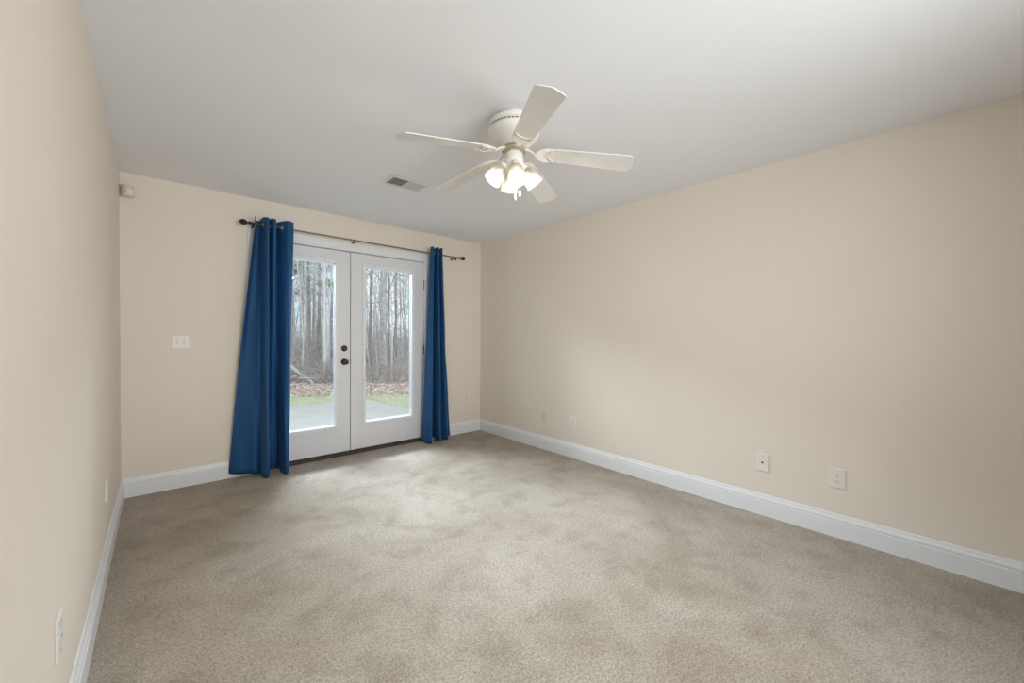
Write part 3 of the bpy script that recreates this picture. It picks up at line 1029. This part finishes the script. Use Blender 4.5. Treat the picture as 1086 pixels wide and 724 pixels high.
def tree_meshes(seed, h, r, bark, nb, bz, bl, depth=1, rise=.5, lean=.03, pine=False):
    rn = random.Random(seed)
    pts = wander(rn, (0, 0, -.08), (rn.uniform(-lean, lean), rn.uniform(-lean, lean), 1), h, 12, lean, .06)
    rad = [r * (1 - .75 * (i / 12)) * (1.0 if i else 1.35) for i in range(13)]
    bm = bmesh.new(); tube(bm, pts, rad, 9)
    tk = bm
    bm = bmesh.new()
    tips = branches(bm, rn, pts, rad, nb, bz[0], bz[1], bl, depth, rise)
    fol = None
    if pine:
        fol = bmesh.new()
        for b in tips:
            for p in b[1:]:
                for q in range(9):
                    c = p + Vector((rn.uniform(-.12, .12), rn.uniform(-.12, .12), rn.uniform(-.06, .10)))
                    d = Vector((rn.uniform(-1, 1), rn.uniform(-1, 1), rn.uniform(-.2, .8))).normalized()
                    s = d.cross(Vector((0, 0, 1)));  s = s.normalized() if s.length > .01 else Vector((1, 0, 0))
                    for e in range(4):
                        dd = (d + Vector((rn.uniform(-.6, .6), rn.uniform(-.6, .6), rn.uniform(-.5, .5)))).normalized()
                        v = [fol.verts.new(c - s * .014), fol.verts.new(c + s * .014), fol.verts.new(c + dd * rn.uniform(.10, .19))]
                        fol.faces.new(v)
    return tk, bm, fol


def make_tree(name, seed, label, cat, group, bark, **k):
    t = thing(name, label, cat, (0, 0, 0), group)
    tk, br, fol = tree_meshes(seed, bark=bark, **k)
    obj('trunk', tk, M[bark], t, smooth=True)
    obj('branches', br, M['twig'] if bark == 'bark_brown' else M[bark], t)['kind'] = 'stuff'
    if fol is not None:
        obj('needles', fol, M['needles'], t)['kind'] = 'stuff'
    return t


def dup(root, loc, rz, sc_, label=None, group=None):
    o = root.copy(); C.objects.link(o)
    o.location = loc; o.rotation_euler = (0, 0, rz); o.scale = (sc_, sc_, sc_)
    if label: o['label'] = label
    if group: o['group'] = group
    for ch in root.children:
        c = ch.copy(); C.objects.link(c); c.parent = o
    return o


def place(root, used, x, y, rz, s, **k):
    loc = (x, y, gz(x, y))
    if root.name in used:
        return dup(root, loc, rz, s, **k)
    used.add(root.name)
    root.location = loc; root.rotation_euler = (0, 0, rz); root.scale = (s, s, s)
    if k.get('label'): root['label'] = k['label']
    return root


used = set()


def on_ray(slope, d):
    """point seen past the door at a given sideways slope from the standing place, d metres beyond the door wall"""
    return CAM.x + slope * (d - CAM.y), d


# the trees one can tell apart
x, y = on_ray(.297, 7.6)
place(make_tree('birch_tree', 21, 'pale straight birch trunk at the edge of the woods, seen in the left door', 'tree', None, 'bark_pale', h=11, r=.052, nb=16, bz=(1.9, 9), bl=1.1, lean=.012), used, x, y, .4, 1.0)
x, y = on_ray(.306, 7.9)
place(make_tree('slender_tree', 22, 'thin pale sapling leaning beside the birch trunk', 'tree', None, 'bark_pale', h=6, r=.026, nb=9, bz=(1.4, 5), bl=.7, lean=.05), used, x, y, 2.0, 1.0)
x, y = on_ray(.441, 8.6)
place(make_tree('old_tree', 23, 'thick grey tree with flaking bark, seen in the right door', 'tree', None, 'bark_grey', h=13, r=.13, nb=22, bz=(2.9, 12), bl=1.9, lean=.012, rise=.9), used, x, y, 1.0, 1.0)
bm = bmesh.new()
for q0, q1, r_ in (((.08, 0, 2.75), (1.0, .2, 4.1), .028), ((-.08, .05, 2.3), (-.7, .1, 3.7), .018), ((.5, .1, 3.35), (1.2, -.1, 3.5), .014), ((.05, 0, 1.2), (.75, .1, 2.6), .014)):
    pts_ = wander(random.Random(int(r_ * 1000)), q0, Vector(q1) - Vector(q0), (Vector(q1) - Vector(q0)).length, 6, .10)
    tube(bm, pts_, taper(r_, r_ * .3, 7), 7)
lb = obj('limbs', bm, M['bark_brown'], bpy.data.objects['old_tree'], smooth=True); lb['kind'] = 'stuff'; lb.rotation_euler = (0, 0, -1.6)
x, y = on_ray(.520, 8.8)
place(make_tree('knotty_tree', 24, 'grey knotted trunk near the right edge of the right door pane', 'tree', None, 'bark_grey', h=10, r=.07, nb=14, bz=(2.0, 9), bl=1.3, lean=.03), used, x, y, 2.2, 1.0)
x, y = on_ray(.405, 10.5)
place(make_tree('dark_tree', 25, 'dark slim trunk just left of the thick grey tree', 'tree', None, 'bark_brown', h=12, r=.055, nb=24, bz=(2.0, 11), bl=1.4, lean=.02), used, x, y, .2, 1.0)

# kinds repeated through the woods
G1, G2, G3, G4 = 'bare trees in the woods', 'thin saplings in the woods', 'bare thicket shrubs at the wood edge', 'pines deep in the woods'
kinds_a = [make_tree('bare_tree', 40 + i, 'tall bare grey brown tree in the woods beyond the patio', 'tree', G1, ('bark_brown', 'bark_grey', 'bark_brown', 'bark_grey')[i],
                     h=(13, 12, 14, 11)[i], r=(.048, .055, .036, .032)[i], nb=(30, 28, 32, 30)[i], bz=(1.8, 11), bl=1.5, lean=.025, rise=.6) for i in range(4)]
kinds_s = [make_tree('sapling', 60 + i, 'thin bare sapling among the trees beyond the patio', 'sapling', G2, ('bark_grey', 'bark_pale', 'bark_brown')[i % 3],
                     h=(5.2, 6.0, 4.4, 6.6)[i], r=(.024, .03, .02, .034)[i], nb=(16, 18, 16, 20)[i], bz=(.6, 5), bl=.9, lean=.07, rise=.8) for i in range(4)]
kinds_p = [make_tree('pine_tree', 80 + i, 'tall green pine deep in the woods', 'tree', G4, 'bark_brown', h=13, r=.09, nb=30, bz=(3.6, 12.5), bl=1.7, lean=.015, rise=.1, pine=True) for i in range(2)]


def make_shrub(seed):
    rn = random.Random(seed)
    t = thing('bare_shrub', 'bare twiggy shrub tangled at the edge of the woods', 'shrub', (0, 0, 0), G3)
    st = bmesh.new(); tw = bmesh.new()
    for k in range(11):
        a = rn.uniform(0, 2 * PI)
        p = (rn.uniform(-.35, .35), rn.uniform(-.35, .35), -.04)
        pts = wander(rn, p, (.55 * math.cos(a), .55 * math.sin(a), 1), rn.uniform(1.3, 2.5), 7, .2, -.02)
        rad = taper(rn.uniform(.008, .015), .004, 8)
        tube(st, pts, rad, 5, cap=False)
        branches(tw, rn, pts, rad, 7, .2, 9, .75, 1, .3, 3, .6)
    obj('stems', st, M['bark_grey'] if seed % 2 else M['bark_brown'], t)['kind'] = 'stuff'
    obj('twigs', tw, M['twig'], t)['kind'] = 'stuff'
    return t


kinds_b = [make_shrub(101 + i) for i in range(4)]
rt = random.Random(5)


def scatter(kinds, n, d0, d1, s0, s1, gap, taken):
    k = tries = 0
    while k < n and tries < 4000:
        tries += 1
        d = d0 + (d1 - d0) * rt.random() ** .8
        sl = rt.uniform(.20, .575)
        if .335 < sl < .365: continue                      # hidden behind the door stiles
        x, y = on_ray(sl, d)
        if y < wood_line(x) + .35 or any((x - a) ** 2 + (y - b) ** 2 < gap * gap for a, b in taken): continue
        taken.append((x, y))
        place(kinds[k % len(kinds)], used, x, y, rt.uniform(0, 2 * PI), rt.uniform(s0, s1))
        k += 1


tk = [on_ray(.297, 7.6), on_ray(.441, 8.6), on_ray(.52, 8.8)]
scatter(kinds_a, 14, 10, 20, .8, 1.1, .9, tk)
scatter(kinds_a, 18, 20, 36, .9, 1.2, .9, tk)
for sl, d in ((.225, 15), (.262, 18), (.245, 23), (.285, 21), (.23, 28), (.27, 30), (.31, 27), (.39, 30)):
    x, y = on_ray(sl, d); tk.append((x, y))
    place(kinds_p[int(d) % 2], used, x, y, rt.uniform(0, 6), rt.uniform(.9, 1.1))
scatter(kinds_s, 52, 7.0, 20, .7, 1.1, .3, tk)
for i_ in range(16):                                       # tangled edge right behind the leaf band
    sl = .205 + .36 * (i_ + rt.uniform(.1, .9)) / 16
    if .335 < sl < .362: continue
    d = 6.3
    while d < wood_line(CAM.x + sl * (d - CAM.y)): d += .05
    x, y = on_ray(sl, d + rt.uniform(.15, .9))
    tk.append((x, y))
    place(kinds_b[i_ % 4], used, x, y, rt.uniform(0, 6), rt.uniform(.32, .6))
    x, y = on_ray(sl + .008, d + rt.uniform(.2, 1.6))
    place(kinds_s[(0, 1, 3, 1)[i_ % 4]], used, x, y, rt.uniform(0, 6), rt.uniform(.7, 1.1))
scatter(kinds_b, 30, 8.4, 16, .7, 1.1, .3, tk)

# the woods carry on a little to either side of what the doors frame
for i_ in range(22):
    sl = rt.uniform(.10, .195) if i_ % 3 else rt.uniform(.58, .68)
    d = rt.uniform(9.5, 24)
    x, y = on_ray(sl, d)
    if any((x - a) ** 2 + (y - b) ** 2 < .5 for a, b in tk): continue
    tk.append((x, y))
    kd = (kinds_a, kinds_b, kinds_s)[i_ % 3 if i_ % 4 else 1]
    place(kd[i_ % 4], used, x, y, rt.uniform(0, 6), rt.uniform(.8, 1.1))

# fallen wood at the left
bm = bmesh.new()
rn = random.Random(31)
x0, y0 = on_ray(.222, 7.9); x1, y1 = on_ray(.272, 7.5)
tube(bm, [(x0, y0, gz(x0, y0) + .52), ((x0 + x1) / 2, (y0 + y1) / 2, gz(x1, y1) + .27), (x1, y1, gz(x1, y1) + .03)], [.05, .042, .03], 8)
tag(obj('fallen_log', bm, M['bark_grey'], smooth=True), 'grey fallen log slanting down to the leaves at the left', 'log')
bm = bmesh.new()
for k in range(26):
    cx, cy = on_ray(rn.uniform(.235, .30), rn.uniform(7.6, 8.6))
    a = rn.uniform(0, 2 * PI)
    p = wander(rn, (cx, cy, gz(cx, cy) + rn.uniform(.02, .35)), (math.cos(a), math.sin(a), rn.uniform(-.2, .5)), rn.uniform(.5, 1.3), 4, .15)
    for q in p: q.z = max(q.z, gz(q.x, q.y) + .01)
    tube(bm, p, taper(rn.uniform(.010, .02), .006, 5), 5)
tag(obj('brush_pile', bm, M['bark_pale']), 'heap of pale dead branches at the foot of the birch', 'brush', kind='stuff')
